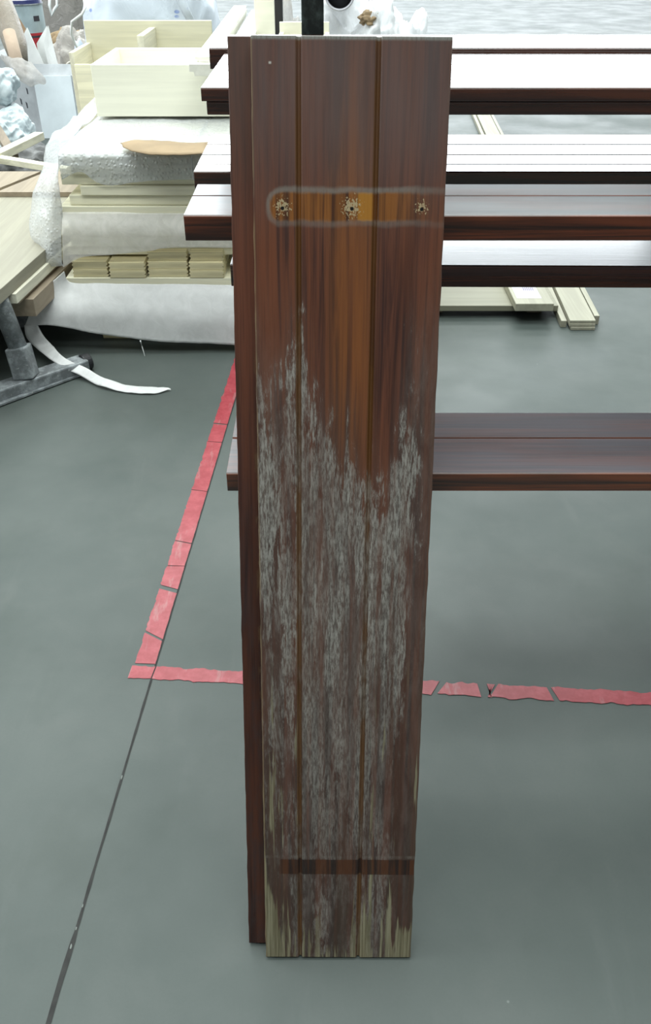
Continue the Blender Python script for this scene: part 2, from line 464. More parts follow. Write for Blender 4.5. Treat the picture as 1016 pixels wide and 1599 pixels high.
FLOOR = mat_floor(); TAPE = mat_tape(); PANEL = mat_panel(True); PANEL2 = mat_panel(False)
GLOSS = mat_gloss('gloss_varnish', .17, .10, coat=1.0); GLOSS_D = mat_gloss('thin_varnish', .36, .2, (.024, .006, .003), (.16, .036, .012), .5, .7, (.125, .140, .150, .80))
GLOSS_F = mat_gloss('satin_varnish', .50, .3, (.034, .009, .004), (.19, .044, .011), .7, 1.0, (.115, .112, .135, .72))
PALE = mat_pale('pale_spruce', (.90, .86, .66)); PALE_Y = mat_pale('pale_spruce_lengthwise', (.74, .71, .58), 1)
WHITEWOOD = mat_pale('pale_primed_wood', (.92, .90, .76), 0, .05, .5); WHITEWOOD_Y = mat_pale('pale_primed_wood_lengthwise', (.90, .89, .80), 1, .06, .5)
YELLOWWOOD = mat_pale('yellowish_wood', (.72, .64, .40), 0, .28, .7); PLY = mat_pale('birch_plywood', (.31, .29, .225), 1, .12, .6); TAN = mat_pale('tan_board', (.32, .26, .19), 1, .15, .65)
STRIPW = mat_pale('floor_lumber', (.35, .335, .26), 1); GREYTAN = mat_pale('dull_board', (.24, .23, .17), 0, .1, .6); BROWNW = mat_pale('brown_batten_wood', (.26, .21, .16), 1, .2, .7)
BUBBLE = mat_film('bubble_film', (.74, .76, .77), .46, True, .2, .12); FOAM = mat_film('foam_film', (.82, .82, .82), .84, False, .6, .15); FOAM_THIN = mat_film('thin_foam_film', (.97, .95, .92), .42, False, .6, .08)
CLEAR = mat_film('clear_crumpled_film', (.62, .60, .58), .55, False, .2, .4); CLEARW = mat_film('white_crumpled_film', (.92, .93, .95), .90, False, .2, .25)
BIGBAG = mat_bag('woven_bag_white', (.58, .64, .72), .5, (.10, .18, .50), fr=2.2); SACK = mat_bag('white_sack', (.56, .63, .65), .5, (.08, .12, .42), fr=4)
CARD = plain('kraft_card', (.30, .215, .125), .8); CARD_IN = plain('tube_card', (.42, .32, .24), .8); WHITEBOX = plain('white_card', (.80, .86, .90), .6, var=.04); GREYBOX = plain('greyed_card', (.36, .38, .40), .7, var=.15)
SHEETW = plain('white_sheet', (.66, .67, .66), .6, var=.06); SHEETB = plain('brown_sheet', (.30, .20, .12), .7)
METAL = mat_metal('scuffed_zinc'); BLACKST = mat_post(); DARK = plain('dark_plastic', (.010, .010, .013), .4); GREYPL = plain('grey_plastic', (.42, .42, .46), .4)
RUBBLE = plain('dirty_grey_cloth', (.16, .16, .16), .9, var=.5, scale=14); JOINT = plain('joint_filler', (.018, .018, .017), .8, var=.4, scale=30); JOINT_L = plain('chipped_edge', (.15, .165, .155), .8)
WALL = plain('hall_wall', (.55, .57, .56), .8, var=.05, scale=1); CEIL = plain('hall_ceiling', (.50, .52, .52), .9, var=.05, scale=1)
STEELW = plain('steel_frame', (.25, .27, .28), .5)
BLUE = plain('blue_lid', (.014, .02, .10), .35); TIN = plain('tin_grey_blue', (.33, .41, .44), .4, .1); RED = plain('red_label', (.36, .02, .03), .5); BLACK = plain('black_print', (.03, .03, .04), .6)
LABEL = plain('paper_label', (.52, .51, .56), .6, var=.05, scale=60); PURPLE = plain('purple_print', (.14, .11, .24), .6); STRING = plain('white_string', (.78, .80, .80), .6)

def glow(name, col, s):
    n = NT(name); e = n.n('ShaderNodeEmission'); n.put(e.inputs[0], col); n.put(e.inputs[1], s); return n.done(e.outputs[0])

# ---------------------------------------------------------------- the hall
XW, YB, YF, ZC = 9.0, 24.0, -5.0, 8.4
bm = bmesh.new(); box(bm, -XW, XW, YF, YB, -.1, 0)
obj('floor', bm, FLOOR, kind='structure', origin=(0, 0, 0))
def wall_with_hole(name, mk, a0, a1, z1, hx0, hx1, hz0, hz1, mat):
    bm = bmesh.new()
    for q in ((a0, hx0, 0, z1), (hx1, a1, 0, z1), (hx0, hx1, 0, hz0), (hx0, hx1, hz1, z1)):
        x0, x1, y0, y1, zz0, zz1 = mk(*q); box(bm, x0, x1, y0, y1, zz0, zz1)
    return obj(name, bm, mat, kind='structure')
wall_with_hole('wall_back', lambda a, b, c, d: (a, b, YB, YB + .2, c, d), -XW, XW, ZC, -7.6, 8.8, 1.1, 7.7, WALL)
wall_with_hole('wall_left', lambda a, b, c, d: (-XW - .2, -XW, a, b, c, d), YF, YB, ZC, 0, 8, 2.3, 5.3, WALL)
obj('wall_right', B(XW, XW + .2, YF, YB, 0, ZC), WALL, kind='structure')
obj('wall_front', B(-XW, XW, YF - .2, YF, 0, ZC), plain('dark_front_wall', (.10, .10, .10), .9), kind='structure')
bm = bmesh.new()
ys = [YF, -3.0, -.2, 2.1, 4.9, 8.1, 10.9, 14.1, 16.9, YB]
for i in range(0, 10, 2): box(bm, -XW, XW, ys[i], ys[i + 1], ZC, ZC + .2)
for i in (1, 3, 5, 7):
    box(bm, -XW, -5.1, ys[i], ys[i + 1], ZC, ZC + .2); box(bm, 3.9, XW, ys[i], ys[i + 1], ZC, ZC + .2)
obj('ceiling', bm, CEIL, kind='structure')
bm = bmesh.new()
for x in (-7.6, -3.5, .6, 4.7, 8.8): box(bm, x - .05, x + .05, YB - .05, YB + .1, 1.1, 7.7)
for z in (1.1, 4.4, 7.7): box(bm, -7.6, 8.8, YB - .05, YB + .1, z - .05, z + .05)
obj('window_1', bm, STEELW, kind='structure')
bm = bmesh.new()
for y in (0, 2.67, 5.33, 8): box(bm, -XW - .1, -XW + .05, y - .04, y + .04, 2.3, 5.3)
for z in (2.3, 5.3): box(bm, -XW - .1, -XW + .05, 0, 8, z - .04, z + .04)
obj('window_2', bm, STEELW, kind='structure')

# saw cut in the concrete
def gline(y): return -.439 + (y - .657) * (.040 / .737)      # x of the joint at distance y
bm = bmesh.new()
L = []; R = []
for i in range(220):
    y = .45 + i * .02
    wv = noise.noise(Vector((0, y * 9, 0)))
    wd = .0022 + .0016 * abs(noise.noise(Vector((3, y * 14, 0)))) + (.002 if y < .8 else 0)
    x = gline(y) + wv * .0012
    L.append(bm.verts.new((x - wd, y, .0008))); R.append(bm.verts.new((x + wd, y, .0008)))
for i in range(219): bm.faces.new((L[i], R[i], R[i + 1], L[i + 1]))
obj('trim_1', bm, JOINT, kind='structure', origin=(0, 0, 0))
bm = bmesh.new()
for (px, py, s) in ((190, 1214, .005), (119, 1450, .003), (111, 1478, .004), (129, 1415, .003)):
    c = at(px, py, h=.0)
    vs = [bm.verts.new((c.x + s * math.cos(a) * .45 * random.uniform(.6, 1.2), c.y + s * 1.3 * math.sin(a) * random.uniform(.6, 1.2), .0012)) for a in [k * PI / 4 for k in range(8)]]
    bm.faces.new(vs)
obj('trim_2', bm, JOINT_L, kind='structure', origin=(0, 0, 0))

# red floor tape
def ragged(bm, pts, half, seed, gaps=(), jl=.004, jr=.004):
    """tape through pts; ragged edges; gaps are (from, to, slant) along its length in metres"""
    pts = [Vector(p) for p in pts]
    a, b = pts[0], pts[-1]; d = (b - a).normalized(); s = Vector((-d.y, d.x, 0)); L = (b - a).length
    cuts = [0.0] + [v for g in gaps for v in g[:2]] + [L]
    sl = [0.0] + [v for g in gaps for v in (g[2], g[2])] + [0.0]
    for k in range(0, len(cuts), 2):
        t0, t1 = cuts[k], cuts[k + 1]
        n = max(3, int((t1 - t0) / .007)); up = []; lo = []
        for i in range(n + 1):
            f = i / n; t = t0 + (t1 - t0) * f; slant = sl[k] * (1 - f) + sl[k + 1] * f
            q = Vector((t * 28, seed, 0))
            wl = half + jl * (noise.noise(q) + .8 * noise.noise(q * 3.3)); wr = half + jr * (noise.noise(q + Vector((50, 0, 0))) + .8 * noise.noise(q * 3.1 + Vector((9, 0, 0))))
            j = .004 * noise.noise(Vector((seed, k, 1.7))) if i in (0, n) else 0
            up.append(bm.verts.new(a + d * (t + slant + j) + s * wl)); lo.append(bm.verts.new(a + d * (t - slant) - s * wr))
        for i in range(n): bm.faces.new((lo[i], lo[i + 1], up[i + 1], up[i]))
    for v in bm.verts: v.co.z = .0011
bm = bmesh.new()
y0, y1 = 1.452, 4.2
ragged(bm, [(gline(y0) - .0255, y0, 0), (gline(y1) - .0255, y1, 0)], .0240, 3.0,
       gaps=((.090, .097, .014), (.262, .278, .008), (.365, .367, .0), (.470, .474, .006), (.73, .732, .004), (1.02, 1.024, .002), (1.14, 1.146, .003)), jl=.0045, jr=.0008)
obj('floor_tape', bm, TAPE, label='long strip of worn red tape on the concrete, running away along the saw cut', cat='floor tape', group=None, solid=.0006, origin=(0, 0, 0))
bm = bmesh.new()
A0 = at(203, 1049, h=0); A1 = at(1090, 1096, h=0); A0.z = A1.z = 0
pl = at(381, 1059, h=0).x - A0.x
def tx(px, py): return (at(px, py, h=0) - A0).length
ragged(bm, [A0, A1], .0195, 8.0, gaps=((tx(239, 1050), tx(241, 1050), .001), (tx(679, 1073), tx(689, 1074), .010), (tx(747, 1077), tx(764, 1078), -.004), (tx(767, 1078), tx(771, 1078), .010), (tx(858, 1082), tx(867, 1083), -.006)), jl=.0055, jr=.0055)
obj('floor_tape', bm, TAPE, label='strip of torn red tape crossing the floor from left to right behind the leaning panel', cat='floor tape', solid=.0006, origin=(0, 0, 0))

# ---------------------------------------------------------------- the leaning panels
FO = Vector((-.100, .760, 0.0066)); ZA = Vector((.010, .418, 1.32)).normalized(); XA = Vector((1, 0, 0)); XA = (XA - ZA * XA.dot(ZA)).normalized(); YA = ZA.cross(XA)
def basis(o): return Matrix.Translation(o) @ Matrix((XA, YA, ZA)).transposed().to_4x4()
def panel_mesh(W, Ln, T, grooves, seed):
    """board standing on its end, V-grooves down its face"""
    g = .0038; d = .0045
    prof = [(0, T), (0, 0)]
    for c in grooves: prof += [(c - g, 0), (c - g * .25, d), (c + g * .25, d), (c + g, 0)]
    prof += [(W, 0), (W, T)]
    bm = bmesh.new(); nz = 90; rings = []
    for k in range(nz + 1):
        z = Ln * k / nz
        rings.append([bm.verts.new((x + (.0012 * noise.noise(Vector((z * 30, seed, x * 9))) if x in (0, W) else 0), y, z + (.0016 * noise.noise(Vector((x * 60, seed, 5))) if k == 0 else 0))) for x, y in prof])
    for a, b in zip(rings, rings[1:]):
        for i in range(len(prof)):
            j = (i + 1) % len(prof); bm.faces.new((a[i], a[j], b[j], b[i]))
    bm.faces.new(rings[0]); bm.faces.new(rings[-1][::-1])
    return bm
def lay(name, bm, mat, M, **k):
    o = obj(name, bm, mat, origin=(0, 0, 0), **k); o.matrix_world = M; return o
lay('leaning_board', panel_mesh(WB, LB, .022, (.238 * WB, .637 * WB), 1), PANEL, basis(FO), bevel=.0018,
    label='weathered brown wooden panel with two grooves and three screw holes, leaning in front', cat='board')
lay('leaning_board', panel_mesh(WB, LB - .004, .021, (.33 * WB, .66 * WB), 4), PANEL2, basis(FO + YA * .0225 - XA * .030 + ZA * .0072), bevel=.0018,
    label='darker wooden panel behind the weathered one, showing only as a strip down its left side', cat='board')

# ---------------------------------------------------------------- dark planks on the rack
def dark_plank(px_left, Y0, py_front, T, width, mat, grooves, label, length=1.95, rot=0.0, tilt=0.0, xoff=0.0, edge=.002, group=None, dz=0.0):
    p = at(px_left, py_front, Y=Y0)
    prof = [(0, -T), (0, -edge), (edge, 0)]
    for c in grooves:
        c *= width; prof += [(c - .0028, 0), (c - .0006, -.0045), (c + .0006, -.0045), (c + .0028, 0)]
    prof += [(width - edge, 0), (width, -edge), (width, -T)]
    bm = bmesh.new()
    prism(bm, prof, (0, 0, 0), (length, 0, 0), ((0, 1, 0), (0, 0, 1)))
    o = obj('dark_plank', bm, mat, origin=(0, 0, 0), bevel=.0016, label=label, cat='plank', group=group)
    o.location = (p.x + xoff, p.y, p.z + dz); o.rotation_euler = (tilt, 0, rot)
    return o, p
f_, pf = dark_plank(353, 1.068, 739, .031, at(0, 643, h=.772).y - 1.068, GLOSS_F, (.55,), 'lowest dark plank on the rack, dull satin top over bare floor')
d_, pd = dark_plank(286, 1.168, 336, .034, at(0, 286, h=1.115).y - 1.168, GLOSS_D, (.60,), 'thick reddish plank that the leaning panels rest against, jutting furthest left')
ye_ = at(0, 413, h=.905).y
e_, pe = dark_plank(359, ye_, 413, .0415, .27, GLOSS, (.60,), 'glossy plank tucked just below the thick reddish plank', rot=-.012, length=1.9)
yc_ = at(0, 268, h=pd.z - .032).y
c_, pc = dark_plank(302, yc_, 268, .033, at(0, 210, h=pd.z - .032).y - yc_, GLOSS, (.17, .42, .70), 'wide glossy plank with three grooves, just behind the thick reddish plank')
b_, pb = dark_plank(313, 1.376, 137, .018, at(0, 86, h=1.232).y - 1.376, GLOSS, (.12, .2, .45, .62, .8), 'rough-grained glossy plank, upper of the pair on the top arms')
b2, _ = dark_plank(313, 1.376, 137, .019, .27, GLOSS, (), 'dark plank beneath the rough-grained glossy plank', xoff=.006, dz=-.0185, edge=.002)
b2.location.y += .006
ya = pb.y + (at(0, 86, h=1.232).y - 1.376) + .012
a_, pa = dark_plank(326, ya, 75, .034, .20, GLOSS, (.5,), 'rearmost glossy plank on the top arms, level with the panel top')
a2, _ = dark_plank(326, ya, 75, pa.z - .0345 - (pb.z - .0375), .20, GLOSS, (), 'dark plank under the rearmost glossy plank', xoff=.012, dz=-.0345)
print('LEVELS F %.3f D %.3f E %.3f C %.3f B %.3f A %.3f ya %.3f' % (pf.z, pd.z, pe.z, pc.z, pb.z, pa.z, ya))

def shelf_y(py, z):   # distance at which a front edge seen at py has height z
    return at(0, py, h=z).y
def rack(x, label):
    yp = 1.99
    t = empty('storage_rack', (x, yp, 0), label, 'rack')
    obj('post', B(x - .0225, x + .0225, yp, yp + .045, 0.02, 2.0), BLACKST, t, bevel=.003)
    obj('foot', B(x - .03, x + .03, 1.2, yp + .5, 0, .04), BLACKST, t, bevel=.003)
    for z, y0 in ((pf.z - .031, 1.12), (pe.z - .0415, 1.62), (pc.z - .033, 1.2), (pb.z - .0375, 1.40)):
        obj('arm', B(x - .016, x + .016, y0, yp, z - .030, z - .0005), BLACKST, t, bevel=.002)
    obj('packing_block', B(x - .02, x + .02, 1.21, 1.28, pc.z - .033, pd.z - .0342), BROWNW, t)
    return t
rack(-.026, 'blackened steel rack post standing behind the top of the leaning panel')
rack(1.33, 'blackened steel rack post holding the far right ends of the dark planks')
# ---------------------------------------------------------------- pallet of pale boards (left)
YS = 3.3
X0, X1 = -1.03, .30
def hz(py, Y=YS): return at(0, py, Y=Y).z
pal = empty('pallet', ((X0 + X1) / 2, 3.8, 0), 'wooden pallet under the wrapped boards, one block showing below the foam sheet', 'pallet')
zb = .10
for x in (-.85, -.38, .1):
    for y in (3.36, 3.8, 4.25): obj('block', B(x - .06, x + .06, y - .05, y + .05, 0, .075), YELLOWWOOD, pal, bevel=.003)
obj('deck', B(X0 + .04, X1, 3.34, 4.32, .0755, zb), GREYTAN, pal, bevel=.003)
HIDE = hz(238)
rows = [  # (left px, top py, front distance, material)
    (95, 271, 3.29, PALE), (127, 288, 3.275, PALE), (109, 303, 3.285, PALE), (96, 319, 3.27, PALE)]
names = ['topmost', 'second', 'third', 'fourth']
tops = [hz(271), hz(288), hz(303), hz(319), hz(332)]
for i, (lx, ty, yf, m) in enumerate(rows):
    x0 = at(lx, ty, Y=YS).x
    obj('pale_board', B(x0, X1 - .02 * (i % 2), yf, 4.3, tops[i + 1] + .0015, tops[i]), m, bevel=.002,
        label='pale sawn board, %s of the four bare ones under the bubble wrap' % names[i], cat='board')
for i in range(2):
    a = HIDE - (HIDE - tops[0]) * i / 2; b = HIDE - (HIDE - tops[0]) * (i + 1) / 2
    obj('pale_board', B(at(97, 280, Y=3.262).x + .012 + .02 * i, X1 - .02, 3.28, 4.6, b + .001, a), PALE, bevel=.002,
        label='pale board directly under the bubble wrap, %s of the pair above the bare boards' % ('upper', 'lower')[i], cat='board')
# boards seen through the film, below
zlo, zhi = hz(402), tops[4]
nn = 5
for i in range(nn):
    a = zhi - (zhi - zlo) * i / nn; b = zhi - (zhi - zlo) * (i + 1) / nn
    obj('pale_board', B(X0 + .03 + .02 * (i % 2), X1 - .02, 3.32 + .008 * (i % 3), 4.28, b + .0015, a), PALE, bevel=.002,
        label='pale board behind the hazy film, %s of five from the top' % ('first', 'second', 'third', 'fourth', 'lowest')[i], cat='board', group='boards wrapped in hazy film')
# short tongue-and-groove pieces laid side by side
def short_piece(xa, xb, yf, z0, z1, label):
    n = (xb - xa); c = .006; t = z1 - z0
    prof = [(0 + c * .2, 0), (n - c, 0), (n, t * .22), (n - c * 1.3, t * .42), (n - c * .2, t * .6), (n - c, t), (c * .2, t), (c * 1.2, t * .7), (0, t * .5), (c, t * .3)]
    bm = bmesh.new()
    prism(bm, prof, (xa, yf, z0), (xa, yf + .30, z0), ((1, 0, 0), (0, 0, 1)))
    return obj('grooved_board', bm, YELLOWWOOD, label=label, cat='board', group='short grooved boards in a row')
xs = [at(p, 415, Y=YS).x for p in (114, 172, 231, 296, 352)]
zA = [hz(428), hz(416.5), hz(405)]
col_names = ['leftmost', 'second from left', 'third from left', 'fourth from left']
for i in range(4):
    for j in range(2):
        short_piece(xs[i] + .002, xs[i + 1] - .002, 3.27 - .012 * (i % 2) + .004 * j, zA[j] + .001, zA[j + 1] - .0005, 'short yellowish grooved board, %s column, %s row of the side-by-side stack' % (col_names[i], ('lower', 'upper')[j]))
zt = [hz(405), hz(394)]
for i in (2, 3):
    short_piece(xs[i] + .004, xs[i + 1] - .002, 3.285, zt[0] + .001, hz(392), 'short yellowish grooved board on top of the %s column' % col_names[i])
obj('pale_board', B(at(107, 433, Y=YS).x, X1, 3.26, 4.28, hz(441), hz(428.5)), PALE, bevel=.002, label='long cream board directly beneath the short grooved pieces', cat='board')
for i in range(4):
    a = hz(442) - (hz(442) - zb) * i / 4; b = hz(442) - (hz(442) - zb) * (i + 1) / 4
    obj('pale_board', B(X0 + .06, X1, 3.30, 4.28, b + .001, a), PALE, bevel=.002,
        label='pale board behind the white foam sheet on the pallet, %s of four from the top' % ('first', 'second', 'third', 'lowest')[i], cat='board', group='boards under the foam sheet')

# films
H72 = HIDE
bm = bmesh.new()
def T(x, y, z): return Vector((x, y, z))
xr = X1 + .02
# over the top and down the front
edge = [at(97, 280, Y=3.262), at(125, 268, Y=3.262), at(150, 284, Y=3.26), at(175, 290, Y=3.26), at(215, 284, Y=3.26), at(255, 281, Y=3.26), at(300, 281, Y=3.26), at(335, 284, Y=3.26), T(xr, 3.26, .57)]
nf = len(edge)
fx = [p.x for p in edge]
r0 = [T(x + (.0 if i else -.02), 4.62, H72 + .01) for i, x in enumerate(fx)]
r1 = [T(x, 4.0, H72 + .012) for x in fx]
r2 = [T(x, 3.45, H72 + .012) for x in fx]
r3 = [T(x, 3.285, H72 + .006) for x in fx]
r4 = [T(x, 3.258, H72 - .03) for x in fx]
sheet(bm, [r0, r1, r2, r3, r4, edge], 70, 60, .006, 6, 2)
# left flap hanging out over the neighbouring panels
fl = [[at(150, 150, Y=4.62), at(160, 160, Y=4.6), r0[0]],
      [at(108, 190, Y=4.0), at(130, 193, Y=3.95), r1[0]],
      [at(78, 218, Y=3.6), at(108, 216, Y=3.5), r2[0] + T(0, -.02, 0)],
      [at(62, 275, Y=3.42), at(88, 272, Y=3.30), r4[0]],
      [at(48, 325, Y=3.38), at(74, 330, Y=3.26), at(97, 330, Y=3.25)],
      [at(47, 362, Y=3.36), at(72, 372, Y=3.24), at(96, 372, Y=3.25)],
      [at(60, 390, Y=3.33), at(76, 398, Y=3.24), at(97, 410, Y=3.25)],
      [at(52, 428, Y=3.30), at(62, 420, Y=3.26), at(100, 414, Y=3.25)]]
sheet(bm, fl, 16, 50, .010, 9, 5)
obj('bubble_wrap', bm, BUBBLE, label='bubble wrap draped over the pallet of pale boards and out to its left', cat='bubble wrap', solid=.0012, smooth=True)
bm = bmesh.new()
c0 = [at(188, 224, h=H72 + .03), at(215, 219, h=H72 + .034), at(255, 221, h=H72 + .034), at(325, 224, h=H72 + .03)]
c1 = [at(192, 230, h=H72 + .028), at(215, 238, h=H72 + .03), at(255, 242, h=H72 + .03), at(325, 240, h=H72 + .028)]
sheet(bm, [c0, [(a + b) / 2 + T(0, 0, .006) for a, b in zip(c0, c1)], c1], 20, 8, .004, 12, 3)
obj('cardboard_scrap', bm, CARD, label='brown kraft scrap lying on the bubble wrap in front of the pale box', cat='cardboard scrap', solid=.003, smooth=True)

bm = bmesh.new()
q0 = [at(p, 331 + (2 if p > 200 else 0), Y=3.262) for p in (97, 130, 180, 230, 300)] + [T(xr, 3.262, hz(333))]
q1 = [at(p, 362, Y=3.240) for p in (97, 130, 180, 230, 300)] + [T(xr, 3.25, hz(362))]
q2 = [at(98, 418, Y=3.255), at(128, 402, Y=3.25), at(180, 397, Y=3.25), at(232, 392, Y=3.25), at(300, 386, Y=3.25), T(xr, 3.25, hz(384))]
sheet(bm, [q0, q1, q2], 60, 24, .005, 6, 9)
obj('hazy_film', bm, FOAM_THIN, label='hazy plastic film hanging over the middle boards above the short grooved pieces', cat='plastic film', solid=.001, smooth=True)

bm = bmesh.new()
s0 = [at(100, 424, Y=3.22), at(112, 441, Y=3.235), at(170, 443, Y=3.24), at(240, 444, Y=3.24), at(310, 444, Y=3.24), T(xr, 3.24, hz(444))]
s1 = [at(72, 448, Y=3.2), at(108, 456, Y=3.21), at(170, 462, Y=3.205), at(240, 466, Y=3.21), at(310, 464, Y=3.21), T(xr, 3.21, hz(466))]
s2 = [at(52, 478, Y=3.17), at(95, 482, Y=3.17), at(160, 490, Y=3.17), at(240, 495, Y=3.18), at(310, 498, Y=3.18), T(xr, 3.19, hz(497))]
s3 = [at(38, 510, Y=3.14), at(80, 508, Y=3.15), at(150, 521, Y=3.16), at(236, 532, Y=3.165), at(310, 536, Y=3.17), T(xr, 3.18, hz(531))]
sheet(bm, [s0, s1, s2, s3], 70, 34, .008, 5, 4, (1.8, 1, .8))
st = [[at(38, 508, Y=3.139), at(58, 506, Y=3.148)],
      [at(42, 528, Y=3.12), at(68, 524, Y=3.14)],
      [at(62, 548, Y=3.10), at(82, 540, Y=3.13)],
      [at(92, 570, h=.05), at(100, 558, h=.07)],
      [at(125, 586, h=.022), at(130, 573, h=.04)],
      [at(158, 603, h=.012), at(165, 592, h=.022)],
      [at(200, 613, h=.006), at(200, 601, h=.012)],
      [at(238, 615, h=.005), at(236, 604, h=.008)],
      [at(266, 608.5, h=.006), at(267, 607.5, h=.008)]]
sheet(bm, st, 6, 60, .006, 14, 6)
obj('foam_sheet', bm, FOAM, label='torn white foam sheet hanging at the pallet foot with a strip trailing onto the floor', cat='foam sheet', solid=.0016, smooth=True)

# ---------------------------------------------------------------- pale boxes and planks on top of the wrap
HT = H72 + .024
def tray(x0, x1, y0, y1, z0, z1, t, label, dividers=(), cat='box'):
    e = empty('wooden_box', ((x0 + x1) / 2, (y0 + y1) / 2, z0), label, cat)
    obj('front_board', B(x0, x1, y0, y0 + t, z0, z1), WHITEWOOD, e, bevel=.002)
    obj('rear_board', B(x0, x1, y1 - t, y1, z0, z1), WHITEWOOD, e, bevel=.002)
    obj('side_board', B(x0, x0 + t, y0 + t, y1 - t, z0, z1), WHITEWOOD_Y, e, bevel=.002)
    obj('side_board', B(x1 - t, x1, y0 + t, y1 - t, z0, z1), WHITEWOOD_Y, e, bevel=.002)
    obj('bottom_board', B(x0 + t, x1 - t, y0 + t, y1 - t, z0, z0 + .012), WHITEWOOD_Y, e)
    for d in dividers: obj('divider', B(d, d + t, y0 + t, y1 - t, z0 + .012, z1 - .01), WHITEWOOD_Y, e, bevel=.002)
    return e
yb = at(0, 182, h=HT).y
bl = at(152, 182, Y=yb); bt = at(152, 101, Y=yb)
print('box z', bl.z, bt.z, HT)
tray(bl.x, -.30, yb, yb + .50, HT, bt.z, .022, 'open pale wooden box nearest, resting on the bubble wrap', ())
z2 = at(0, 32, Y=5.1).z
t2 = empty('wooden_box', (-.8, 4.9, .50), 'taller pale wooden box standing behind the nearest open box', 'box')
xa, xb2 = at(131, 40, Y=5.1).x, at(330, 40, Y=5.1).x
obj('rear_board', B(xa, xb2, 5.1, 5.125, .50, z2), mat_pale('pale_spruce_tall', (.70, .67, .52), 0, .1), t2, bevel=.002)
obj('side_board', B(xa, xa + .022, 4.72, 5.098, .50, z2 - .10), PALE_Y, t2, bevel=.002)
obj('divider', B(at(228, 50, Y=5.0).x, at(238, 50, Y=5.0).x, 4.74, 5.098, .70, z2 - .03), PALE_Y, t2, bevel=.002)
obj('bottom_board', B(xa + .022, xb2, 4.72, 5.098, .50, .52), PALE_Y, t2)
obj('front_board', B(xa + .022, xb2, 4.705, 4.72, .50, .82), PALE, t2, bevel=.002)
obj('crate', B(xa + .05, xb2 - .05, 4.75, 5.09, 0, .498), GREYTAN, label='plain low crate carrying the taller pale box', cat='crate', bevel=.003)

# long primed boards lying on the box, end grain towards the camera
def cornice(p, wpx, thk, label, length=2.4, dx=0.0, group=None, mat=WHITEWOOD_Y):
    wid = wpx
    prof = [(0, thk), (0, thk * .35), (wid * .18, thk * .35), (wid * .22, 0), (wid * .95, 0), (wid * .95, thk * .4), (wid, thk * .5), (wid, thk)]
    bm = bmesh.new()
    prism(bm, prof, p, Vector(p) + Vector((dx, length, 0)), ((1, 0, 0), (0, 0, 1)))
    return obj('primed_board', bm, mat, label=label, cat='board', bevel=.0015)
ztop = bt.z
p = at(296, 119, h=ztop + .002)
cornice(p, .085, .040, 'long primed board with a stepped end, lying lengthwise across the pale box', 2.1, -.03)
cornice(p + T(.098, .25, 0), .085, .030, 'long primed board lying beside the stepped-end one, nearer the rack post', 1.9, -.02)
cornice(p + T(.018, .04, .041), .07, .018, 'thin primed board stacked on the stepped-end board', 2.0, -.03)
# upright pale board and a shallow box right of it
pz1 = at(0, -12, Y=4.66).z
obj('upright_board', B(at(397, 20, Y=4.66).x, at(428, 20, Y=4.66).x, 4.66, 4.70, 0, pz1), WHITEWOOD, label='upright pale panel left of the black rack post', cat='panel', bevel=.002)
xa3 = at(430, 40, Y=4.2).x
t3 = empty('wooden_box', (xa3 + .11, 4.4, HT), 'pale wooden box partly hidden behind the black rack post', 'box')
z3 = at(0, 33, Y=4.6).z
obj('rear_board', B(xa3, xa3 + .23, 4.56, 4.58, HT, z3), WHITEWOOD, t3, bevel=.002)
obj('front_board', B(xa3, xa3 + .23, 4.26, 4.28, HT, z3 - .08), PALE, t3, bevel=.002)
obj('side_board', B(xa3, xa3 + .02, 4.28, 4.56, HT, z3 - .04), PALE_Y, t3, bevel=.002)
obj('side_board', B(xa3 + .21, xa3 + .23, 4.28, 4.56, HT, z3 - .04), PALE_Y, t3, bevel=.002)
obj('bottom_board', B(xa3 + .02, xa3 + .21, 4.28, 4.56, HT, HT + .012), PALE_Y, t3)

# ---------------------------------------------------------------- sacks and film behind
bm = bmesh.new(); blob(bm, (-1.0, 5.85, .52), (.37, .42, .68), .07, 1.3, 3, 6, 0, .5)
bb = empty('bulk_bag', (-1.0, 5.85, 0), 'big white woven bulk bag with blue print behind the pale boxes', 'bag')
obj('bag_body', bm, BIGBAG, bb, smooth=True)
bm = bmesh.new(); tube(bm, [at(130, -10, Y=5.36), at(133, 12, Y=5.33), at(128, 22, Y=5.31), at(112, 34, Y=5.31), at(111, 52, Y=5.33), at(118, 70, Y=5.36), at(130, 86, Y=5.36)], .007, 8)
obj('seam', bm, STRING, bb, smooth=True)
bm = bmesh.new(); blob(bm, (-1.36, 5.55, .36), (.08, .16, .42), .25, 2.2, 9, 5, 0, .8)
obj('bag_flap', bm, BIGBAG, bb, smooth=True)
bm = bmesh.new(); sheet(bm, [[at(272, -5, Y=5.31), at(288, -5, Y=5.30)], [at(282, 15, Y=5.30), at(296, 15, Y=5.29)], [at(292, 34, Y=5.30), at(305, 34, Y=5.30)]], 3, 12, .004, 9, 1)
obj('strap', bm, BIGBAG, bb, solid=.004, smooth=True)

bm = bmesh.new(); blob(bm, (.16, 5.75, .44), (.27, .28, .56), .36, 2.6, 12, 6, 0, .8)
obj('plastic_film_heap', bm, CLEARW, label='heap of crumpled white plastic film just right of the black rack post', cat='plastic film', smooth=True)
bm = bmesh.new(); blob(bm, (.44, 6.5, .34), (.26, .26, .48), .36, 2.8, 21, 6, 0, .8)
obj('plastic_film_heap', bm, CLEARW, label='smaller crumpled white film heap further right, sloping to the bare floor', cat='plastic film', smooth=True)
c = at(575, 30, Y=5.50)
bm = bmesh.new(); blob(bm, c, (.045, .04, .035), .5, 2.5, 5, 4, -9)
obj('cardboard_scrap', bm, CARD, label='crumpled brown scrap stuck in the white film heap', cat='cardboard scrap', smooth=True)
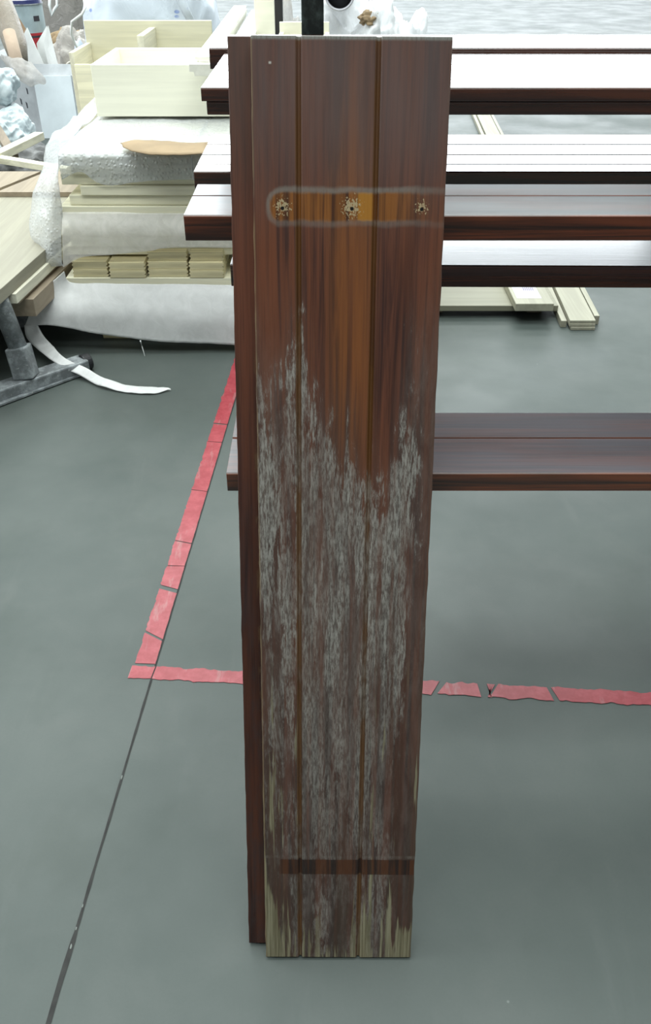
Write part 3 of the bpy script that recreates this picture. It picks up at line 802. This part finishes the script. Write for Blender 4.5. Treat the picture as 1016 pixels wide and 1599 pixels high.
# dark pipe mouth
pc_ = at(530, -10, Y=4.6); rr = 23 / F_PX * 4.15
pp = empty('pipe', (pc_.x, pc_.y, pc_.z), 'grey pipe with a dark open mouth pointing at the camera above the film heap', 'pipe')
d = (Vector((pc_.x, pc_.y, pc_.z)) - Vector((0, 0, CAM_H))).normalized(); d = Vector((0.02, 1, -.06)).normalized()
bm = bmesh.new(); a0 = Vector(pc_); N = 40
s_ = d.cross(Vector((0, 0, 1))).normalized(); t_ = s_.cross(d)
rings = []
for (k, r) in ((1.25, rr), (0, rr), (-.006, rr * .94), (0, rr * .86), (.5, rr * .84), (1.25, rr * .84)):
    rings.append([bm.verts.new(a0 + d * k + s_ * r * math.cos(i * 2 * PI / N) + t_ * r * math.sin(i * 2 * PI / N)) for i in range(N)])
for a, b in zip(rings, rings[1:]):
    for i in range(N): bm.faces.new((a[i], a[(i + 1) % N], b[(i + 1) % N], b[i]))
obj('pipe_wall', bm, GREYPL, pp, smooth=True)
bm = bmesh.new(); tube(bm, [a0 + d * .06, a0 + d * 1.23], rr * .83, 30)
obj('dark_core', bm, DARK, pp, smooth=True)
# dark board and grey film bag between pale panel and post
obj('black_board', B(at(425, 10, Y=4.9).x, at(441, 10, Y=4.9).x, 4.9, 4.94, 0, 1.14), DARK, label='narrow black panel edge between the upright pale panel and the rack post', cat='panel', bevel=.002)
bm = bmesh.new(); blob(bm, (-.24, 5.35, .48), (.11, .14, .56), .22, 3, 31, 5, 0, .8)
obj('grey_film_bag', bm, CLEAR, label='bag of greyish translucent film left of the rack post', cat='bag', smooth=True)

# ---------------------------------------------------------------- rubbish corner, upper left
# card box with boards standing in it
bx0 = at(68, 216, h=0); W_ = .29
e = empty('card_box', (bx0.x, bx0.y, 0), 'open white card box on the floor with one greyed side, sheets standing in it', 'box')
ZB = .43; c1 = bx0; ang = math.radians(38)
right = Vector((1, .06, 0)).normalized() * .285; left = Vector((-.80, .55, 0)).normalized() * .42; th = .006
def wallbox(a, b, z0, z1, t, mat, par, name, out=0.0, **k):
    a = Vector(a); b = Vector(b); d = (b - a).normalized(); s = Vector((d.y, -d.x, 0)) * t
    o_ = Vector((d.y, -d.x, 0)) * out
    bm = bmesh.new()
    hexa(bm, [T(a.x, a.y, z0), T(b.x, b.y, z0), T(b.x - s.x, b.y - s.y, z0), T(a.x - s.x, a.y - s.y, z0), T(a.x, a.y, z1) + o_, T(b.x, b.y, z1) + o_, T(b.x - s.x, b.y - s.y, z1) + o_, T(a.x - s.x, a.y - s.y, z1) + o_])
    return obj(name, bm, mat, par, **k)
wallbox(c1, c1 + right, 0, ZB, th, WHITEBOX, e, 'front_side')
wallbox(c1 + left, c1, 0, ZB, th, GREYBOX, e, 'left_side', label='greyed side')
wallbox(c1 + right, c1 + right + left, 0, ZB, th, GREYBOX, e, 'right_side')
wallbox(c1 + right + left, c1 + left, 0, ZB, th, GREYBOX, e, 'rear_side')
bm = bmesh.new(); hexa(bm, [c1 + T(0, .006, ZB), c1 + right + T(0, .006, ZB), c1 + right + T(0, .012, ZB), c1 + T(0, .012, ZB), c1 + T(.0, .07, ZB + .07), c1 + right + T(.01, .07, ZB + .065), c1 + right + T(.01, .076, ZB + .065), c1 + T(0, .076, ZB + .07)])
obj('flap', bm, GREYBOX, e)
for k, (f, h_) in enumerate(((.28, .2), (.42, .22), (.35, .10), (.2, .3), (.3, .02))):
    q = c1 + left * f
    bm = bmesh.new(); nrm = Vector((left.y, -left.x, 0)).normalized() * -1
    if nrm.y > 0: nrm = -nrm
    dl = left.normalized() * .012
    vs = [q + nrm * .001 + T(0, 0, h_), q + dl + nrm * .001 + T(0, 0, h_), q + dl * 1.4 + nrm * .001 + T(0, 0, h_ + .045), q + nrm * .001 + T(0, 0, h_ + .035)]
    bm.faces.new([bm.verts.new(v) for v in vs])
    obj('dark_mark', bm, BLACK, e, solid=.0005)
# sheets in the box (thin boards), each leaning
def board4(pts, t, mat, label, name='white_sheet', cat='sheet'):
    bm = bmesh.new(); P = [Vector(p) for p in pts]
    n = (P[1] - P[0]).cross(P[2] - P[0]).normalized() * t
    bot = [bm.verts.new(p) for p in P]; top = [bm.verts.new(p + n) for p in P]
    bm.faces.new(bot); bm.faces.new(top[::-1])
    k = len(P)
    for i in range(k): bm.faces.new((bot[i], bot[(i + 1) % k], top[(i + 1) % k], top[i]))
    return obj(name, bm, mat, label=label, cat=cat)
yq = bx0.y + .12
board4([at(40, 54, Y=yq + .12), at(75, 120, Y=yq), at(60, 135, Y=yq), at(36, 58, Y=yq + .13)][:0] or [at(35, 58, Y=yq + .1), at(42, 43, Y=yq + .1), at(78, 122, Y=yq), at(70, 150, Y=yq), at(48, 150, Y=yq)], .006, SHEETW, 'white sheet with a pointed top, leftmost of those standing in the card box')
board4([at(26, 22, Y=yq + .18), at(41, 46, Y=yq + .16), at(36, 62, Y=yq + .14), at(60, 140, Y=yq + .06), at(36, 130, Y=yq + .08), at(22, 52, Y=yq + .17)], .005, SHEETB, 'brown sheet behind the pointed white sheet in the card box', 'brown_sheet')
board4([at(57, 68, Y=yq + .10), at(73, 40, Y=yq + .12), at(88, 125, Y=yq + .03), at(72, 150, Y=yq + .02)], .006, SHEETW, 'white sheet leaning back between two others in the card box')
board4([at(68, 68, Y=yq + .04), at(75, 40, Y=yq + .07), at(93, 112, Y=yq - .02), at(90, 145, Y=yq - .03), at(80, 122, Y=yq - .01)], .006, SHEETW, 'white sheet on the right of those standing in the card box')
# paint tin on a support
yp = 7.8; pb0 = at(38, 78, Y=yp); pb1 = at(38, 4, Y=yp); rt = 30 / F_PX * 6.9
tin = empty('paint_tin', (pb0.x, yp + rt, pb0.z - .04), 'grey-blue paint tin with dark blue lid and red lower label', 'tin')
def cyl(bm, c, r, z0, z1, n=40, r2=None):
    tube(bm, [T(c[0], c[1], z0), T(c[0], c[1], z1)], [r, r2 or r], n)
cc = (pb0.x, yp + rt); z0 = pb0.z - .04; z1 = pb1.z
bm = bmesh.new(); cyl(bm, cc, rt, z0, z1 - .02); obj('tin_body', bm, TIN, tin, bevel=.004)
bm = bmesh.new(); cyl(bm, cc, rt * 1.05, z1 - .02, z1 - .012); obj('rim', bm, METAL, tin)
bm = bmesh.new(); cyl(bm, cc, rt * 1.02, z1 - .012, z1 + .012, r2=rt * .98); obj('lid', bm, BLUE, tin)
def arc_patch(a0, a1, z0, z1, r, mat, name):
    bm = bmesh.new(); n = 14; L = []
    for i in range(n + 1):
        a = a0 + (a1 - a0) * i / n
        L.append([bm.verts.new((cc[0] + r * math.sin(a), cc[1] - r * math.cos(a), z)) for z in (z0, z1)])
    for a, b in zip(L, L[1:]): bm.faces.new((a[0], b[0], b[1], a[1]))
    obj(name, bm, mat, tin, solid=.0008)
hh = z1 - z0
arc_patch(-.2, 1.35, z0 + .02, z0 + .42 * hh, rt + .001, RED, 'red_label')
arc_patch(.1, 1.3, z0 + .33 * hh, z0 + .37 * hh, rt + .002, BLACK, 'dark_band')
arc_patch(.75, 1.1, z0 + .64 * hh, z0 + .74 * hh, rt + .001, BLACK, 'print')
arc_patch(-1.0, -.75, z0 + .70 * hh, z0 + .8 * hh, rt + .001, BLACK, 'print')
obj('crate', B(cc[0] - .3, cc[0] + .34, yp - .0, yp + .6, 0, z0 - .001), GREYBOX, label='grey crate carrying the paint tin', cat='crate', bevel=.004)
# bubble-wrapped roll, leaning in the left corner
rl = empty('wrapped_roll', at(24, 118, Y=6.6), 'cardboard tube sticking out of bubble wrap left of the white sheets', 'cardboard tube')
bm = bmesh.new(); tube(bm, [at(-10, -20, Y=7.1), at(10, 30, Y=6.95), at(24, 70, Y=6.8), at(30, 96, Y=6.7)], [.085, .085, .08, .06], 24)
obj('bubble_cover', bm, mat_bag('dull_bubble_cover', (.26, .22, .175), .3, fr=30), rl, smooth=True)
bm = bmesh.new(); tube(bm, [at(14, 50, Y=6.62), at(32, 118, Y=6.45)], .042, 24)
obj('tube_core', bm, CARD_IN, rl, smooth=True)
bm = bmesh.new(); sheet(bm, [[at(2, 84, Y=6.6), at(14, 90, Y=6.5), at(34, 92, Y=6.45)], [at(2, 92, Y=6.6), at(20, 104, Y=6.42), at(46, 96, Y=6.4)], [at(10, 104, Y=6.55), at(40, 122, Y=6.36), at(70, 122, Y=6.4)], [at(30, 118, Y=6.5), at(50, 134, Y=6.38), at(64, 126, Y=6.42)]], 20, 24, .03, 8, 4)
obj('clear_film', bm, CLEAR, label='crumpled clear film hanging over the left corner of the card box', cat='plastic film', solid=.001, smooth=True)
# grey film-wrapped mass with a white string loop
bm = bmesh.new(); blob(bm, (at(88, 30, Y=8.9).x, 9.05, .60), (.26, .22, .95), .10, 2.0, 14, 6, 0, .5)
obj('wrapped_bundle', bm, mat_bag('grey_film_wrap', (.30, .28, .26), .25, fr=14), label='tall bundle wrapped in greyish film behind the card box', cat='bundle', smooth=True)
bm = bmesh.new(); tube(bm, [at(78, -15, Y=8.7), at(77, 8, Y=8.7), at(81, 25, Y=8.7), at(84, 16, Y=8.7), at(89, 8, Y=8.7), at(88, -15, Y=8.7)], .012, 8)
obj('string_loop', bm, STRING, label='white string loop hanging in front of the film-wrapped bundle', cat='string', smooth=True)
# brown scrap + clear bag with tube roll
bm = bmesh.new(); blob(bm, at(108, 68, Y=7.9), (.14, .10, .10), .4, 2.5, 6, 4, 0)
obj('cardboard_scrap', bm, CARD, label='brown card scrap above the clear bag with the paper roll', cat='cardboard scrap', smooth=True)
bm = bmesh.new(); blob(bm, (at(116, 110, Y=7.6).x, 7.7, .32), (.17, .15, .32), .25, 2.6, 17, 5, 0, .8)
obj('clear_bag', bm, mat_bag('dusty_clear_bag', (.42, .39, .36), .3, fr=12), label='dusty clear bag holding a paper roll, right of the white sheets', cat='bag', smooth=True)
rc = at(112, 108, Y=7.42)
bm = bmesh.new(); N = 28; R0 = .055
rg = []
for (k, r) in ((.16, R0), (0, R0), (0, R0 * .78), (.16, R0 * .78)):
    rg.append([bm.verts.new(rc + T(r * math.cos(i * 2 * PI / N), k + .3 * r * math.sin(i * 2 * PI / N), r * math.sin(i * 2 * PI / N) - k * .3)) for i in range(N)])
for a, b in zip(rg, rg[1:]):
    for i in range(N): bm.faces.new((a[i], a[(i + 1) % N], b[(i + 1) % N], b[i]))
obj('paper_roll', bm, plain('cream_core', (.66, .62, .54), .7), label='cream paper roll end poking out of the dusty clear bag', cat='paper roll', smooth=True)
# white sacks at the left border
bm = bmesh.new(); blob(bm, (at(-8, 190, Y=5.9).x, 6.0, .18), (.17, .2, .20), .28, 1.8, 41, 6, 0, .8)
obj('white_sack', bm, SACK, label='white sack with blue print at the left border below the film', cat='sack', smooth=True)
bm = bmesh.new(); blob(bm, (at(-12, 134, Y=6.1).x, 6.15, at(0, 136, Y=6.1).z), (.13, .16, .10), .3, 1.8, 43, 5, .38, .8)
obj('white_sack', bm, SACK, label='upper white sack lying on the printed one at the left border', cat='sack', smooth=True)

# loose torn fibre below the foam sheet and scraps on the floor
bm = bmesh.new(); tube(bm, [at(219, 532, Y=3.15), at(222, 542, h=.03), at(226, 556, h=.004)], [.003, .0022, .001], 6)
obj('torn_fibre', bm, STRING, label='thin torn fibre hanging from the foam sheet edge to the floor', cat='fibre', smooth=True)
# battens
def batten(a, b, wid, thk, mat, label, up=(0, 0, 1), name='batten'):
    bm = bmesh.new(); beam(bm, a, b, wid, thk, up); return obj(name, bm, mat, label=label, cat='batten', bevel=.002)
batten(at(-40, 262, Y=4.45), at(62, 212, Y=5.15), .055, .04, PALE_Y, 'pale batten raised over the others with its sawn end near the card box')
batten(at(-5, 248, Y=4.65), at(110, 267, Y=4.50), .05, .03, PALE, 'thin pale batten running under the bubble wrap at the left')
batten(at(-12, 190, Y=5.25), at(22, 246, Y=4.9), .05, .03, BROWNW, 'brown batten leaning down at the left border')
bm = bmesh.new(); blob(bm, at(44, 262, Y=5.5), (.20, .16, .12), .4, 2.4, 3, 5, 0)
obj('dirty_cloth', bm, RUBBLE, label='heap of dirty grey cloth below the pale battens', cat='cloth', smooth=True)

# ---------------------------------------------------------------- stack of panels lower left on its trestle
HP = .385
pA = at(0, 452, h=HP); pBq = at(78, 383, h=HP)
ex = lambda y: pA.x + (pBq.x - pA.x) * (y - pA.y) / (pBq.y - pA.y)
def slab(y0, y1, x0, dx, z0, z1, mat, label, skew=0.0):
    bm = bmesh.new()
    hexa(bm, [T(x0, y0, z0), T(ex(y0) + dx, y0, z0), T(ex(y1) + dx, y1, z0), T(x0, y1, z0), T(x0, y0, z1), T(ex(y0) + dx, y0, z1), T(ex(y1) + dx, y1, z1), T(x0, y1, z1)])
    return obj('plywood_panel', bm, mat, label=label, cat='panel', bevel=.002)
slab(2.62, 4.10, -2.2, 0, HP - .045, HP, PLY, 'broad plywood panel on top of the low stack at the left border')
slab(at(0, 465, h=HP - .06).y, 4.1, -2.2, .012, HP - .082, HP - .046, PALE_Y, 'pale panel second from the top of the low stack at the left border')
slab(at(0, 472, h=HP - .09).y, 4.1, -2.2, .0, HP - .098, HP - .083, TAN, 'thin tan panel in the middle of the low stack at the left border')
slab(at(0, 480, h=HP - .13).y, 4.1, -2.2, .03, HP - .165, HP - .099, TAN, 'thick tan panel at the bottom of the low stack at the left border')
y9 = at(0, 300, h=HP + .02).y
board4([T(-2.3, 3.98, HP + .0012), T(-1.50, 3.98, HP + .0012), T(-1.37, 4.35, HP + .0012), T(-2.3, 4.35, HP + .0012)], .02, TAN, 'tan board lying at the back of the low panel stack, left of the gap', 'tan_board', 'board')
board4([T(-1.47, 3.98, HP + .0012), T(-1.10, 3.98, HP + .0012), T(-1.06, 4.35, HP + .0012), T(-1.34, 4.35, HP + .0012)], .02, TAN, 'tan board lying at the back of the low panel stack, right of the gap', 'tan_board', 'board')
# trestle
tr = empty('trestle', (at(45, 585, h=0).x, at(45, 585, h=0).y, 0), 'scuffed grey steel trestle with flat foot bar and end cap at the left border', 'trestle')
fa = at(-60, 632, h=0.03); fb = at(132, 566, h=0.03)
bm = bmesh.new(); beam(bm, fa, fb, .075, .045); obj('foot_bar', bm, METAL, tr, bevel=.006)
bm = bmesh.new(); beam(bm, fa + T(.02, -.045, -.022), fb + T(-.005, -.045, -.022), .03, .008); obj('floor_plate', bm, METAL, tr, bevel=.001)
bm = bmesh.new(); dd = (fb - fa).normalized(); tube(bm, [fb - dd * .012, fb + dd * .022], .032, 20); obj('end_cap', bm, DARK, tr, bevel=.004, smooth=False)
ft = fa + dd * ((at(44, 590, h=.05) - fa).dot(dd)); ft.z = .05
mid = at(24, 528, Y=ft.y + .02); top = at(-4, 462, Y=ft.y + .03)
bm = bmesh.new(); beam(bm, ft, ft + (mid - ft) * .80, .075, .075, (0, 1, 0)); obj('socket', bm, METAL, tr, bevel=.006)
bm = bmesh.new(); tube(bm, [ft + (mid - ft) * .75, top, top + (top - mid) * .1], .033, 24); obj('leg', bm, METAL, tr, smooth=True)
bm = bmesh.new(); beam(bm, T(-1.9, 3.45, HP - .185), T(-1.16, 3.45, HP - .185), .08, .036); obj('cross_bar', bm, METAL, tr, bevel=.004)
bm = bmesh.new(); box(bm, -1.3, -1.22, 3.42, 3.48, 0, HP - .203); obj('leg', bm, METAL, tr, bevel=.004)
obj('dark_crate', B(-2.1, -1.16, 3.6, 4.1, 0, HP - .166), plain('dark_brown_crate', (.05, .032, .024), .8, var=.3), label='dark brown crate in shadow beneath the low panel stack', cat='crate', bevel=.003)

# ---------------------------------------------------------------- floor lumber, right
za = .05
a = at(640, 480, h=.02); 
yA = at(0, 486, h=0.03).y
obj('flat_board', B(.38, at(868, 482, h=.03).x, yA, yA + .42, .03, .055), GREYTAN, label='wide tan board lying flat on the floor, right of the leaning panel', cat='board', bevel=.002)
for i, x in enumerate((.45, .88)): obj('bearer', B(x, x + .06, yA + .06, yA + .40, 0, .029), BROWNW, label='short bearer under the flat tan board, %s' % ('beside the leaning board', 'below the labelled block')[i], cat='bearer')
lp = at(805, 476, h=.085)
bl_ = empty('labelled_block', (lp.x + .09, lp.y + .2, .056), 'pale block with a white paper label, lying on the flat tan board', 'block')
obj('block_body', B(lp.x, lp.x + .16, lp.y, lp.y + .5, .056, .09), STRIPW, bl_, bevel=.003)
obj('paper_label', B(lp.x + .015, lp.x + .12, lp.y + .06, lp.y + .20, .0901, .0906), LABEL, bl_)
bm = bmesh.new()
for k in range(6): box(bm, lp.x + .06 + k * .008, lp.x + .064 + k * .008, lp.y + .15, lp.y + .185, .0907, .0909)
obj('print', bm, PURPLE, bl_)
ya1 = at(905, 516, h=0).y; xa1 = at(888, 516, h=0).x
L1 = 5.0
def strip(x0, x1, z0, z1, y0, label, name='long_strip', sl=.055):
    bm = bmesh.new()
    hexa(bm, [T(x0, y0, z0), T(x1, y0, z0), T(x1 + sl * L1, y0 + L1, z0), T(x0 + sl * L1, y0 + L1, z0), T(x0, y0, z1), T(x1, y0, z1), T(x1 + sl * L1, y0 + L1, z1), T(x0 + sl * L1, y0 + L1, z1)])
    obj(name, bm, STRIPW, label=label, cat='strip', bevel=.0015)
wS = at(928, 516, h=0).x - xa1
for k, nme in enumerate(('bottom', 'middle', 'top')):
    strip(xa1 + (.006 if k == 0 else 0), xa1 + wS, .0135 * k + .001, .0135 * (k + 1), ya1 + .004 * k, 'long pale strip on the floor at the right, %s of the stack of three' % nme)
strip(xa1 + wS + .008, xa1 + wS + .03, .001, .04, ya1 + .06, 'narrow pale strip standing on edge, right of the stack of three')
strip(xa1 - .03, xa1 - .006, .001, .03, ya1 + .03, 'narrow pale strip standing on edge, left of the stack of three')
